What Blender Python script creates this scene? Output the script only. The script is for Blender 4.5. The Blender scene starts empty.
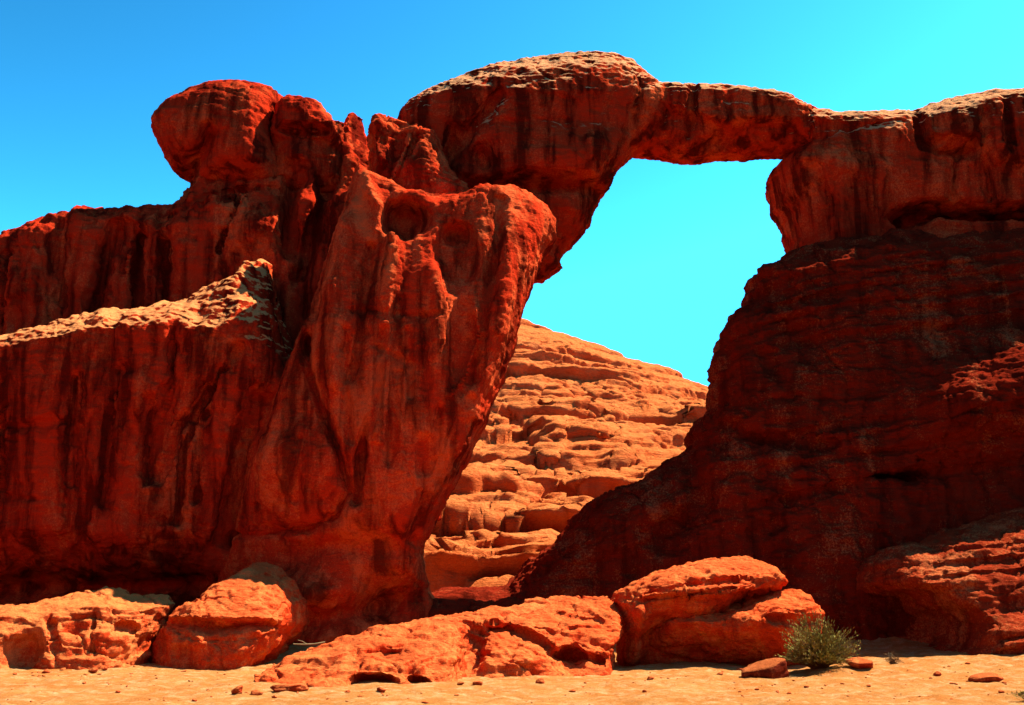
import bpy, math, random
import numpy as np
from mathutils import Vector, Euler

random.seed(7)
sc = bpy.context.scene
COL = sc.collection

# ------------------------------------------------------------------ camera
W, H = 1024, 705
F = 995.0
PITCH = math.radians(14.0)
CAMZ = 1.7
ca, sa = math.cos(PITCH), math.sin(PITCH)
cam_d = bpy.data.cameras.new("camera")
cam = bpy.data.objects.new("camera", cam_d)
COL.objects.link(cam)
cam.location = (0, 0, CAMZ)
cam.rotation_euler = (math.radians(90) + PITCH, 0, 0)
cam_d.sensor_width = 36.0
cam_d.lens = 36.0 * F / W
cam_d.clip_start = 0.1
cam_d.clip_end = 6000
sc.camera = cam


def at(u, v, Y):
    """point of the sight line through photo position (u, v) at distance Y"""
    cx = (np.asarray(u, float) - W / 2) / F
    cy = (H / 2 - np.asarray(v, float)) / F
    dy = ca - cy * sa
    dz = sa + cy * ca
    t = Y / dy
    return cx * t, CAMZ + dz * t


def proj(X, Y, Z):
    zz = Z - CAMZ
    dep = Y * ca + zz * sa
    up = -Y * sa + zz * ca
    return W / 2 + F * X / dep, H / 2 - F * up / dep


# ------------------------------------------------------------------ noise
def _hash(ix, iy, iz, seed):
    h = (ix.astype(np.uint32) * np.uint32(374761393) + iy.astype(np.uint32) * np.uint32(668265263)
         + iz.astype(np.uint32) * np.uint32(2147483647) + np.uint32((seed * 974711 + 12345) & 0xffffffff))
    h = (h ^ (h >> np.uint32(13))) * np.uint32(1274126177)
    h = (h ^ (h >> np.uint32(15))) * np.uint32(2246822519)
    return h ^ (h >> np.uint32(16))


def vnoise(x, y, z, seed=0):
    """gradient noise, about -1..1"""
    x, y, z = np.broadcast_arrays(np.asarray(x, float), np.asarray(y, float), np.asarray(z, float))
    xi, yi, zi = np.floor(x).astype(np.int64), np.floor(y).astype(np.int64), np.floor(z).astype(np.int64)
    xf, yf, zf = x - xi, y - yi, z - zi
    u = xf * xf * xf * (xf * (xf * 6 - 15) + 10)
    v = yf * yf * yf * (yf * (yf * 6 - 15) + 10)
    w = zf * zf * zf * (zf * (zf * 6 - 15) + 10)
    out = 0
    for dx in (0, 1):
        for dy in (0, 1):
            for dz in (0, 1):
                h = _hash(xi + dx, yi + dy, zi + dz, seed)
                gx = ((h & np.uint32(255)).astype(float) / 127.5 - 1)
                gy = (((h >> np.uint32(8)) & np.uint32(255)).astype(float) / 127.5 - 1)
                gz = (((h >> np.uint32(16)) & np.uint32(255)).astype(float) / 127.5 - 1)
                d = gx * (xf - dx) + gy * (yf - dy) + gz * (zf - dz)
                out = out + d * (u if dx else 1 - u) * (v if dy else 1 - v) * (w if dz else 1 - w)
    return out * 1.3


def fbm(x, y, z, seed=0, octv=4, gain=0.5):
    s, a, f = 0, 1.0, 1.0
    for o in range(octv):
        s = s + a * vnoise(x * f, y * f, z * f, seed + o * 17)
        a *= gain
        f *= 2.03
    return s


def ridged(x, y, z, seed=0, octv=3, gain=0.5):
    s, a, f = 0, 1.0, 1.0
    for o in range(octv):
        s = s + a * (1 - 2 * np.abs(vnoise(x * f, y * f, z * f, seed + o * 17)))
        a *= gain
        f *= 2.1
    return s


def worley(x, y, seed=0):
    """2-D cells: distances to the nearest and second-nearest feature point, and a cell value"""
    xi, yi = np.floor(x).astype(np.int64), np.floor(y).astype(np.int64)
    f1 = np.full(x.shape, 9.0)
    f2 = np.full(x.shape, 9.0)
    cid = np.zeros(x.shape)
    z0 = np.zeros_like(xi)
    for dx in (-1, 0, 1):
        for dy in (-1, 0, 1):
            h = _hash(xi + dx, yi + dy, z0, seed)
            px = xi + dx + (h & np.uint32(1023)).astype(float) / 1023
            py = yi + dy + ((h >> np.uint32(10)) & np.uint32(1023)).astype(float) / 1023
            d = np.hypot(px - x, py - y)
            near = d < f1
            f2 = np.where(near, f1, np.minimum(f2, d))
            cid = np.where(near, ((h >> np.uint32(20)) & np.uint32(1023)).astype(float) / 1023, cid)
            f1 = np.where(near, d, f1)
    return f1, f2, cid


# ------------------------------------------------------------------ 2-D shape tools
def sstep(a, b, x):
    t = np.clip((x - a) / (b - a), 0, 1)
    return t * t * (3 - 2 * t)


def poly_sdf(px, pz, poly):
    """signed distance, positive inside"""
    n = len(poly)
    d2 = np.full(px.shape, 1e18)
    inside = np.zeros(px.shape, bool)
    for i in range(n):
        ax, az = poly[i]
        bx, bz = poly[(i + 1) % n]
        ex, ez = bx - ax, bz - az
        wx, wz = px - ax, pz - az
        t = np.clip((wx * ex + wz * ez) / max(ex * ex + ez * ez, 1e-12), 0, 1)
        d2 = np.minimum(d2, (wx - ex * t) ** 2 + (wz - ez * t) ** 2)
        c = ((az <= pz) & (bz > pz)) | ((bz <= pz) & (az > pz))
        with np.errstate(divide='ignore', invalid='ignore'):
            xin = ax + (pz - az) / (bz - az if bz != az else 1e-12) * ex
        inside ^= c & (px < xin)
    return np.where(inside, 1, -1) * np.sqrt(d2)


def stroke(u, v, pts, width, power=2.0):
    """0..1 falloff round a polyline in photo units"""
    d2 = np.full(u.shape, 1e18)
    for (ax, ay), (bx, by) in zip(pts[:-1], pts[1:]):
        ex, ey = bx - ax, by - ay
        t = np.clip(((u - ax) * ex + (v - ay) * ey) / (ex * ex + ey * ey + 1e-9), 0, 1)
        d2 = np.minimum(d2, (u - ax - ex * t) ** 2 + (v - ay - ey * t) ** 2)
    return np.exp(-(np.sqrt(d2) / width) ** power)


def blob(u, v, cx, cy, rx, ry, ang=0, power=2.0):
    c, s = math.cos(math.radians(ang)), math.sin(math.radians(ang))
    a = ((u - cx) * c + (v - cy) * s) / rx
    b = (-(u - cx) * s + (v - cy) * c) / ry
    return np.exp(-np.hypot(a, b) ** power)


def lin(x, xs, ys):
    return np.interp(x, xs, ys)


# ------------------------------------------------------------------ meshing
def surface_nets(Fd, org, h):
    """smooth surface of the zero level of a sampled field (negative inside)"""
    S = Fd < 0
    nx, ny, nz = Fd.shape
    cnt = np.zeros((nx - 1, ny - 1, nz - 1), np.uint8)
    for i in (0, 1):
        for j in (0, 1):
            for k in (0, 1):
                cnt += S[i:nx - 1 + i, j:ny - 1 + j, k:nz - 1 + k]
    act = (cnt > 0) & (cnt < 8)
    I, J, K = np.nonzero(act)
    idx = np.full(act.shape, -1, np.int32)
    idx[I, J, K] = np.arange(len(I))
    acc = np.zeros((len(I), 3))
    num = np.zeros(len(I))
    corners = [(i, j, k) for i in (0, 1) for j in (0, 1) for k in (0, 1)]
    vals = {c: Fd[I + c[0], J + c[1], K + c[2]].astype(float) for c in corners}
    for c in corners:
        for ax in range(3):
            if c[ax] == 0:
                e = list(c)
                e[ax] = 1
                e = tuple(e)
                a, b = vals[c], vals[e]
                m = (a < 0) != (b < 0)
                t = np.where(m, a / np.where(m, a - b, 1), 0)
                for q in range(3):
                    acc[:, q] += m * (c[q] + (t if q == ax else 0))
                num += m
    P = acc / num[:, None] + np.stack([I, J, K], 1)
    P = P * h + np.asarray(org)
    quads = []
    # edges along x
    A = S[:-1, 1:-1, 1:-1]
    B = S[1:, 1:-1, 1:-1]
    for flip, M in ((False, A & ~B), (True, ~A & B)):
        i, j, k = np.nonzero(M)
        q = np.stack([idx[i, j, k], idx[i, j + 1, k], idx[i, j + 1, k + 1], idx[i, j, k + 1]], 1)
        quads.append(q[:, ::-1] if flip else q)
    A = S[1:-1, :-1, 1:-1]
    B = S[1:-1, 1:, 1:-1]
    for flip, M in ((False, A & ~B), (True, ~A & B)):
        i, j, k = np.nonzero(M)
        q = np.stack([idx[i, j, k], idx[i, j, k + 1], idx[i + 1, j, k + 1], idx[i + 1, j, k]], 1)
        quads.append(q[:, ::-1] if flip else q)
    A = S[1:-1, 1:-1, :-1]
    B = S[1:-1, 1:-1, 1:]
    for flip, M in ((False, A & ~B), (True, ~A & B)):
        i, j, k = np.nonzero(M)
        q = np.stack([idx[i, j, k], idx[i + 1, j, k], idx[i + 1, j + 1, k], idx[i, j + 1, k]], 1)
        quads.append(q[:, ::-1] if flip else q)
    Q = np.concatenate(quads)
    Q = Q[(Q >= 0).all(1)]
    return P, Q


def vnormals(P, Q):
    n = np.cross(P[Q[:, 2]] - P[Q[:, 0]], P[Q[:, 3]] - P[Q[:, 1]])
    N = np.zeros_like(P)
    for c in range(4):
        for a in range(3):
            N[:, a] += np.bincount(Q[:, c], n[:, a], len(P))
    return N / (np.linalg.norm(N, axis=1, keepdims=True) + 1e-12)


def smooth_pts(P, Q, n=1):
    for _ in range(n):
        acc = np.zeros_like(P)
        cnt = np.zeros(len(P))
        for c in range(4):
            a, b = Q[:, c], Q[:, (c + 1) % 4]
            for q in range(3):
                acc[:, q] += np.bincount(a, P[b, q], len(P)) + np.bincount(b, P[a, q], len(P))
            cnt += np.bincount(a, minlength=len(P)) + np.bincount(b, minlength=len(P))
        P = 0.5 * P + 0.5 * acc / np.maximum(cnt, 1)[:, None]
    return P


def mesh_obj(name, P, Q, mat, parent=None, origin=(0, 0, 0), smooth=True):
    me = bpy.data.meshes.new(name)
    P = np.asarray(P, np.float32) - np.asarray(origin, np.float32)
    Q = np.asarray(Q, np.int32)
    k = Q.shape[1]
    me.vertices.add(len(P))
    me.vertices.foreach_set('co', P.ravel())
    me.loops.add(Q.size)
    me.loops.foreach_set('vertex_index', Q.ravel())
    me.polygons.add(len(Q))
    me.polygons.foreach_set('loop_start', np.arange(0, Q.size, k, dtype=np.int32))
    me.polygons.foreach_set('loop_total', np.full(len(Q), k, np.int32))
    me.update(calc_edges=True)
    me.validate()
    if smooth:
        me.polygons.foreach_set('use_smooth', np.ones(len(me.polygons), bool))
    me.materials.append(mat)
    o = bpy.data.objects.new(name, me)
    COL.objects.link(o)
    o.location = origin
    if parent is not None:
        o.parent = parent
        o.matrix_parent_inverse.identity()
        o.location = Vector(origin) - parent.location
    return o


def tag(o, label=None, cat=None, group=None, kind=None):
    if label:
        o['label'] = label
    if cat:
        o['category'] = cat
    if group:
        o['group'] = group
    if kind:
        o['kind'] = kind
    return o


def empty(name, loc, label, cat, group=None):
    o = bpy.data.objects.new(name, None)
    COL.objects.link(o)
    o.location = loc
    o.empty_display_size = 0.3
    return tag(o, label, cat, group)


def erode(P, N, k, seed):
    """rock weathering along the normals; k: dict of amplitudes in metres"""
    x, y, z = P.T
    d = np.zeros(len(P))
    warp = fbm(x / 3.1, y / 3.1, z / 3.1, seed + 5, 2)
    if k.get('big'):
        d += k['big'] * fbm(x / 2.6, y / 2.6, z / 2.2, seed, 3)
    if k.get('flute'):
        d += k['flute'] * fbm(x / 0.55 + 0.6 * warp, y / 0.8, z / 4.5, seed + 31, 3)
    if k.get('strata'):
        dip = k.get('dip', 0.05)
        zz = z + dip * x + 0.25 * warp
        s = fbm(x / 7, y / 7, zz / 0.42, seed + 41, 3, 0.6)
        d += k['strata'] * np.clip(s * 1.6, -0.8, 0.8)
    if k.get('scale'):
        cell = k.get('cell', 0.8)
        d += k['scale'] * (1 - ridged(x / cell + warp, y / cell, z / (cell * 0.6), seed + 61, 3)) * -0.5
    if k.get('pit'):
        n = fbm(x / 0.5, y / 0.5, z / 0.3, seed + 71, 2)
        d -= k['pit'] * sstep(0.25, 0.7, n)
    sp = k.get('spall', 0.6 * k.get('scale', 0))
    if sp:
        for cell, amp, sd in ((1.5, 1.0, 201), (0.6, 0.5, 202)):
            n = fbm(x / cell + 0.5 * warp, y / cell, z / (cell * 0.75), seed + sd, 2, 0.5) * 2.6
            fl = np.floor(n)
            f = n - fl
            d += sp * amp * (fl + sstep(0.80, 1.0, f)) * 0.8
        n = vnoise(x / 1.3 + 0.35 * warp, y / 1.6, z / 5.5, seed + 203) + 0.05 * vnoise(x / .25, y / .25, z / .25, seed + 204)
        d -= sp * 1.3 * np.exp(-(n / 0.022) ** 2)
        n = vnoise(x / 5.0, y / 5.0, (z + k.get('dip', 0.05) * x) / 1.1 + 0.2 * warp, seed + 205) + 0.05 * vnoise(x / .25, y / .25, z / .2, seed + 206)
        d -= sp * 1.1 * k.get('part', 1.0) * np.exp(-(n / 0.03) ** 2)
    if k.get('fine'):
        d += k['fine'] * fbm(x / 0.22, y / 0.22, z / 0.16, seed + 81, 3, 0.6)
    return P + N * d[:, None]


def rock(name, Y0, poly, front, thick, mat, parent=None, R=1.5, h=0.07, k=None, seed=0, rough=0.05,
         origin=None, back=None, sharp=2.0):
    """solid rock: outline (photo units, at distance Y0), front(u, v) -> distance of its front
    face, real thickness, rounded rim of radius R, then eroded"""
    X, Z = at(np.array([p[0] for p in poly]), np.array([p[1] for p in poly]), Y0)
    pad = 1.2
    gx = np.arange(X.min() - pad, X.max() + pad, h)
    gz = np.arange(Z.min() - pad, Z.max() + pad, h)
    GX, GZ = np.meshgrid(gx, gz, indexing='ij')
    yf = np.full(GX.shape, Y0 - 1.0)
    for _ in range(3):                         # relief read where the front face really stands
        U, V = proj(GX, yf, GZ)
        yf = front(U, V)
    yb = np.maximum(np.full(GX.shape, Y0 + thick), yf + 0.5)
    yc = (yf + yb) / 2
    T = (yb - yf) / 2
    # the outline is where the rounded rim turns away from the sight line
    U, V = proj(GX, yc, GZ)
    d = poly_sdf(U, V, poly)
    nx_, nz_ = np.gradient(-d, h)
    vx, vz = GX, GZ - CAMZ
    nn = np.hypot(nx_, nz_) + 1e-6
    slope_ = (vx * nx_ + vz * nz_) / nn / yc
    for _ in range(10):
        slope_[1:-1, 1:-1] = (slope_[1:-1, 1:-1] + slope_[2:, 1:-1] + slope_[:-2, 1:-1] + slope_[1:-1, 2:] + slope_[1:-1, :-2]) / 5
    phi = np.arctan2(T * slope_, R)
    Ys = yc - T * np.sin(phi)
    U, V = proj(GX, Ys, GZ)
    d = poly_sdf(U, V, poly) * Ys / F + R * (1 - np.cos(phi))
    d = d + rough * fbm(GX / 0.9, GX * 0 + seed, GZ / 0.7, seed + 3, 4, 0.6)
    q = np.clip((R - d) / R, 0, None)
    gy = np.arange(yf.min() - 0.3, yb.max() + 0.3, h)
    Fd = np.empty((len(gx), len(gy), len(gz)), np.float32)
    for j, y in enumerate(gy):
        p = np.abs(y - yc) / T
        Fd[:, j, :] = (p ** sharp + q ** sharp) ** (1 / sharp) - 1
    P, Q = surface_nets(Fd, (gx[0], gy[0], gz[0]), h)
    P = smooth_pts(P, Q, 1)
    if k:
        for _ in range(2):
            N = vnormals(P, Q)
            kk = dict(k)
            if _ == 0:
                kk = {a: b for a, b in k.items() if a in ('big', 'flute', 'dip')}
            else:
                kk = {a: b for a, b in k.items() if a not in ('big', 'flute')}
            P = erode(P, N, kk, seed)
    org = origin if origin is not None else (parent.location if parent is not None else (0, 0, 0))
    return mesh_obj(name, P, Q, mat, parent, tuple(org))


# ------------------------------------------------------------------ materials
def new_mat(name):
    m = bpy.data.materials.new(name)
    m.use_nodes = True
    nt = m.node_tree
    b = nt.nodes['Principled BSDF']
    b.inputs['Roughness'].default_value = 0.92
    b.inputs['Specular IOR Level'].default_value = 0.0
    return m, nt, b


def N_(nt, t, **kw):
    n = nt.nodes.new(t)
    for a, b in kw.items():
        setattr(n, a, b)
    return n


def noise_node(nt, vec, scale, detail=6, rough=0.6, stretch=None, dist=0.0):
    if stretch:
        mp = N_(nt, 'ShaderNodeMapping')
        mp.inputs['Scale'].default_value = stretch
        nt.links.new(vec, mp.inputs['Vector'])
        vec = mp.outputs['Vector']
    n = N_(nt, 'ShaderNodeTexNoise')
    n.inputs['Scale'].default_value = scale
    n.inputs['Detail'].default_value = detail
    n.inputs['Roughness'].default_value = rough
    n.inputs['Distortion'].default_value = dist
    nt.links.new(vec, n.inputs['Vector'])
    return n.outputs['Fac']


def ramp(nt, fac, a, b, ca_=(0, 0, 0, 1), cb=(1, 1, 1, 1)):
    r = N_(nt, 'ShaderNodeValToRGB')
    r.color_ramp.elements[0].position = a
    r.color_ramp.elements[1].position = b
    r.color_ramp.elements[0].color = ca_
    r.color_ramp.elements[1].color = cb
    nt.links.new(fac, r.inputs['Fac'])
    return r.outputs['Color']


def mix(nt, fac, A, B, mode='MIX'):
    m = N_(nt, 'ShaderNodeMix', data_type='RGBA', blend_type=mode)
    if isinstance(fac, (int, float)):
        m.inputs[0].default_value = fac
    else:
        nt.links.new(fac, m.inputs[0])
    for s, x in ((m.inputs[6], A), (m.inputs[7], B)):
        if isinstance(x, tuple):
            s.default_value = x if len(x) == 4 else x + (1,)
        else:
            nt.links.new(x, s)
    return m.outputs[2]


def rock_mat(name, base, light, dark, streak=0.6, grain=0.5, strata=0.3, bump=0.05, light_amt=(0.5, 0.62), patch=1.0,
             dark_amt=(0.50, 0.66), lit_dust=0.85, lit_dust_col=(0.62, 0.175, 0.042), lit_dust_lo=0.98, lit_dust_zmin=None):
    m, nt, b = new_mat(name)
    g = N_(nt, 'ShaderNodeNewGeometry')
    vec = g.outputs['Position']
    # pale weathered patches, broken up by a fine grain
    big = noise_node(nt, vec, 0.55 * patch, 7, 0.68, (1, 1, 0.45), 1.0)
    fine = noise_node(nt, vec, 16.0, 3, 0.75)
    ad = N_(nt, 'ShaderNodeMath', operation='MULTIPLY_ADD')
    nt.links.new(fine, ad.inputs[0])
    ad.inputs[1].default_value = grain
    nt.links.new(big, ad.inputs[2])
    sb = N_(nt, 'ShaderNodeMath', operation='SUBTRACT')
    nt.links.new(ad.outputs[0], sb.inputs[0])
    sb.inputs[1].default_value = grain * 0.5
    col = mix(nt, ramp(nt, sb.outputs[0], light_amt[0], light_amt[1]), base, light)
    # desert varnish running down the face
    st = noise_node(nt, vec, 1.0, 5, 0.6, (1.5, 1.5, 0.16), 0.4)
    mm = N_(nt, 'ShaderNodeMath', operation='MULTIPLY')
    nt.links.new(ramp(nt, st, dark_amt[0], dark_amt[1]), mm.inputs[0])
    mm.inputs[1].default_value = streak
    col = mix(nt, mm.outputs[0], col, dark)
    # bedding
    bd = noise_node(nt, vec, 1.0, 4, 0.65, (0.25, 0.25, 3.2), 0.3)
    m2 = N_(nt, 'ShaderNodeMath', operation='MULTIPLY')
    nt.links.new(ramp(nt, bd, 0.48, 0.68), m2.inputs[0])
    m2.inputs[1].default_value = strata
    col = mix(nt, m2.outputs[0], col, tuple(0.5 * (a + c) for a, c in zip(base, dark)))
    # upward faces painted paler as if sunlit, doubling as wind-blown ledge sand
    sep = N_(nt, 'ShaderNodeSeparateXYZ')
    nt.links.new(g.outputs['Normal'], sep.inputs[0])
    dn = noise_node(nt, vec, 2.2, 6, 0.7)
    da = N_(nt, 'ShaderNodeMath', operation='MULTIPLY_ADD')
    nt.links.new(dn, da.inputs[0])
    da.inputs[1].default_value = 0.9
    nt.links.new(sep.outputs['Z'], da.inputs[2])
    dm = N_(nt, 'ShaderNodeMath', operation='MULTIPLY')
    nt.links.new(ramp(nt, da.outputs[0], lit_dust_lo, lit_dust_lo + 0.36), dm.inputs[0])
    dm.inputs[1].default_value = lit_dust
    if lit_dust_zmin is not None:                  # height limit keeps the painted sunlit tone on the topmost edges
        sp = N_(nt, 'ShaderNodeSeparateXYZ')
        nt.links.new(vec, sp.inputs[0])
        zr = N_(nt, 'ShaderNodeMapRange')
        zr.inputs['From Min'].default_value = lit_dust_zmin - 0.4
        zr.inputs['From Max'].default_value = lit_dust_zmin
        zr.inputs['To Max'].default_value = lit_dust
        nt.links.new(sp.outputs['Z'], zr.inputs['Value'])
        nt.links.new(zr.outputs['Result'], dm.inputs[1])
    col = mix(nt, dm.outputs[0], col, lit_dust_col)
    # grains
    gr = noise_node(nt, vec, 40.0, 2, 0.8)
    col = mix(nt, 0.55, col, ramp(nt, gr, 0.3, 0.7, (0.45, 0.45, 0.45, 1), (1.45, 1.45, 1.45, 1)), 'MULTIPLY')
    nt.links.new(col, b.inputs['Base Color'])
    # relief finer than the mesh
    n1 = noise_node(nt, vec, 3.2, 8, 0.68, (1, 1, 1.8), 0.2)
    n2 = noise_node(nt, vec, 1.0, 6, 0.7, (0.7, 0.7, 9.0), 0.3)
    s = N_(nt, 'ShaderNodeMath', operation='MULTIPLY_ADD')
    nt.links.new(n2, s.inputs[0])
    s.inputs[1].default_value = 0.5
    nt.links.new(n1, s.inputs[2])
    bp = N_(nt, 'ShaderNodeBump')
    bp.inputs['Strength'].default_value = 0.9
    bp.inputs['Distance'].default_value = bump * 4
    nt.links.new(s.outputs[0], bp.inputs['Height'])
    nt.links.new(bp.outputs['Normal'], b.inputs['Normal'])
    return m


M_cliff = rock_mat('cliff_sandstone', (0.46, 0.027, 0.007), (0.60, 0.085, 0.021), (0.08, 0.004, 0.002), 0.9, 0.5, 0.2, 0.028, (0.51, 0.65), dark_amt=(0.45, 0.60), lit_dust_lo=1.12)
M_ledge = rock_mat('ledge_wall_sandstone', (0.46, 0.027, 0.007), (0.60, 0.085, 0.021), (0.08, 0.004, 0.002), 0.9, 0.5, 0.2, 0.028, (0.51, 0.65), dark_amt=(0.45, 0.60), lit_dust_lo=0.90, lit_dust_col=(0.62, 0.22, 0.065), lit_dust_zmin=9.9)
M_butt = rock_mat('buttress_sandstone', (0.48, 0.028, 0.007), (0.62, 0.092, 0.023), (0.09, 0.005, 0.002), 0.85, 0.5, 0.12, 0.025, (0.46, 0.60), dark_amt=(0.47, 0.62), lit_dust_lo=1.05)
M_span = rock_mat('bridge_sandstone', (0.44, 0.028, 0.007), (0.60, 0.090, 0.022), (0.06, 0.004, 0.002), 0.9, 0.6, 0.3, 0.035, (0.49, 0.63), dark_amt=(0.45, 0.60), lit_dust_lo=0.86, lit_dust_col=(0.62, 0.28, 0.11), lit_dust_zmin=19.2)
M_bounce = rock_mat('bounce_cliff_sandstone', (0.15, 0.022, 0.008), (0.22, 0.05, 0.016), (0.07, 0.008, 0.004), 0.8, 0.8, lit_dust=0.0)  # for the added unseen cliffs, kept dark to hold the fill down
M_slope = rock_mat('slope_sandstone', (0.19, 0.015, 0.005), (0.36, 0.085, 0.026), (0.05, 0.004, 0.002), 0.7, 0.8, 0.4, 0.05, (0.56, 0.70), lit_dust=0.0)
M_foot = rock_mat('foot_sandstone', (0.29, 0.032, 0.009), (0.46, 0.115, 0.034), (0.07, 0.005, 0.003), 0.6, 0.8, 0.4, 0.05, (0.50, 0.64), lit_dust=0.0)
M_fore = rock_mat('ledge_sandstone', (0.56, 0.048, 0.010), (0.64, 0.14, 0.034), (0.24, 0.012, 0.005), 0.6, 0.5, 0.35, 0.04, (0.47, 0.62), 1.6, lit_dust=0.3)
M_bench = rock_mat('bench_sandstone', (0.54, 0.050, 0.011), (0.64, 0.15, 0.038), (0.20, 0.012, 0.005), 0.6, 0.5, 0.35, 0.04, (0.46, 0.60), 1.6, lit_dust=0.65)
M_hill = rock_mat('hill_sandstone', (0.54, 0.100, 0.023), (0.60, 0.165, 0.046), (0.30, 0.045, 0.012), 0.35, 0.6, 0.35, 0.10, (0.45, 0.64), 0.6, lit_dust=0.55)
M_stone = rock_mat('stone_sandstone', (0.30, 0.030, 0.008), (0.46, 0.11, 0.03), (0.12, 0.010, 0.005), 0.5, 0.5, 0.3, 0.02, (0.46, 0.62), 4.0, lit_dust=0.3)


def sand_mat():
    m, nt, b = new_mat('desert_sand')
    g = N_(nt, 'ShaderNodeNewGeometry')
    vec = g.outputs['Position']
    a = noise_node(nt, vec, 0.7, 6, 0.65)
    c = mix(nt, ramp(nt, a, 0.38, 0.66), (0.38, 0.125, 0.027, 1), (0.42, 0.18, 0.048, 1))
    b2 = noise_node(nt, vec, 6.0, 5, 0.7)
    c = mix(nt, ramp(nt, b2, 0.5, 0.72), c, (0.40, 0.12, 0.026, 1))
    b4 = noise_node(nt, vec, 2.6, 6, 0.75, None, 0.5)
    c = mix(nt, ramp(nt, b4, 0.48, 0.66), c, (0.48, 0.27, 0.11, 1))
    b3 = noise_node(nt, vec, 30.0, 4, 0.85)
    c = mix(nt, 0.8, c, ramp(nt, b3, 0.3, 0.7, (0.55, 0.5, 0.45, 1), (1.35, 1.4, 1.45, 1)), 'MULTIPLY')
    # unseen ground beyond the open sand is darkened, added to cut red bounce
    sx = N_(nt, 'ShaderNodeVectorMath', operation='DISTANCE')
    mp = N_(nt, 'ShaderNodeMapping')
    mp.inputs['Location'].default_value = (0, -30, 0)
    mp.inputs['Scale'].default_value = (0.6, 1, 0)
    nt.links.new(vec, mp.inputs['Vector'])
    mp.vector_type = 'POINT'
    nt.links.new(mp.outputs['Vector'], sx.inputs[0])
    sx.inputs[1].default_value = (0, 0, 0)
    wob = N_(nt, 'ShaderNodeMath', operation='MULTIPLY_ADD')
    nt.links.new(a, wob.inputs[0])
    wob.inputs[1].default_value = 2.6
    nt.links.new(sx.outputs['Value'], wob.inputs[2])
    mr = N_(nt, 'ShaderNodeMapRange')
    mr.inputs['From Min'].default_value = 15.6
    mr.inputs['From Max'].default_value = 17.2
    nt.links.new(wob.outputs[0], mr.inputs['Value'])
    c = mix(nt, mr.outputs['Result'], c, (0.06, 0.026, 0.014, 1))
    nt.links.new(c, b.inputs['Base Color'])
    n1 = noise_node(nt, vec, 9.0, 8, 0.85)
    bp = N_(nt, 'ShaderNodeBump')
    bp.inputs['Strength'].default_value = 0.9
    bp.inputs['Distance'].default_value = 0.08
    nt.links.new(n1, bp.inputs['Height'])
    nt.links.new(bp.outputs['Normal'], b.inputs['Normal'])
    return m


def plain_mat(name, c1, c2, scale=8.0):
    m, nt, b = new_mat(name)
    g = N_(nt, 'ShaderNodeNewGeometry')
    f = noise_node(nt, g.outputs['Position'], scale, 4, 0.6)
    nt.links.new(mix(nt, ramp(nt, f, 0.38, 0.62), c1, c2), b.inputs['Base Color'])
    return m


M_sand = sand_mat()


# ------------------------------------------------------------------ ground
def ground_h(x, y):
    z = 0.02 * (y - 20) * sstep(14, 22, y) * 0.3
    z = z + 1.2 * sstep(29.0, 35.0, y)                        # rises to the sill under the arch
    z = z + 0.6 * sstep(35, 50, y)
    z = z + 0.35 * sstep(6.5, 13, x) * sstep(20, 25, y)
    z = z + 0.18 * blobm(x, y, 7.6, 24.0, 1.1, 0.7)           # mound under the shrub
    z = z + 0.10 * fbm(x / 3.5, y / 3.5, x * 0, 11, 3) + 0.05 * fbm(x / 0.55, y / 0.7, x * 0, 12, 3)
    z = z + 0.02 * fbm(x / 0.16, y / 0.20, x * 0, 13, 2)
    return z


def blobm(x, y, cx, cy, rx, ry):
    return np.exp(-(((x - cx) / rx) ** 2 + ((y - cy) / ry) ** 2))


def build_ground():
    xs = np.concatenate([[-2500, -900, -300, -120, -60, -36], np.arange(-24, 24.01, 0.075), [36, 60, 120, 300, 900, 2500]])
    ys = np.concatenate([[-2500, -800, -200, -60, -20, 0, 8], np.arange(13, 30, 0.075), np.arange(30, 60, 0.5), [75, 100, 150, 300, 900, 2500]])
    X, Y = np.meshgrid(xs, ys, indexing='ij')
    Z = ground_h(X, Y)
    P = np.stack([X.ravel(), Y.ravel(), Z.ravel()], 1)
    nx, ny = X.shape
    i = np.arange(nx * ny).reshape(nx, ny)
    Q = np.stack([i[:-1, :-1].ravel(), i[1:, :-1].ravel(), i[1:, 1:].ravel(), i[:-1, 1:].ravel()], 1)
    o = mesh_obj('ground', P, Q, M_sand)
    tag(o, kind='structure')


def gz_at(x, y):
    return float(ground_h(np.array([float(x)]), np.array([float(y)]))[0])


build_ground()

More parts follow.
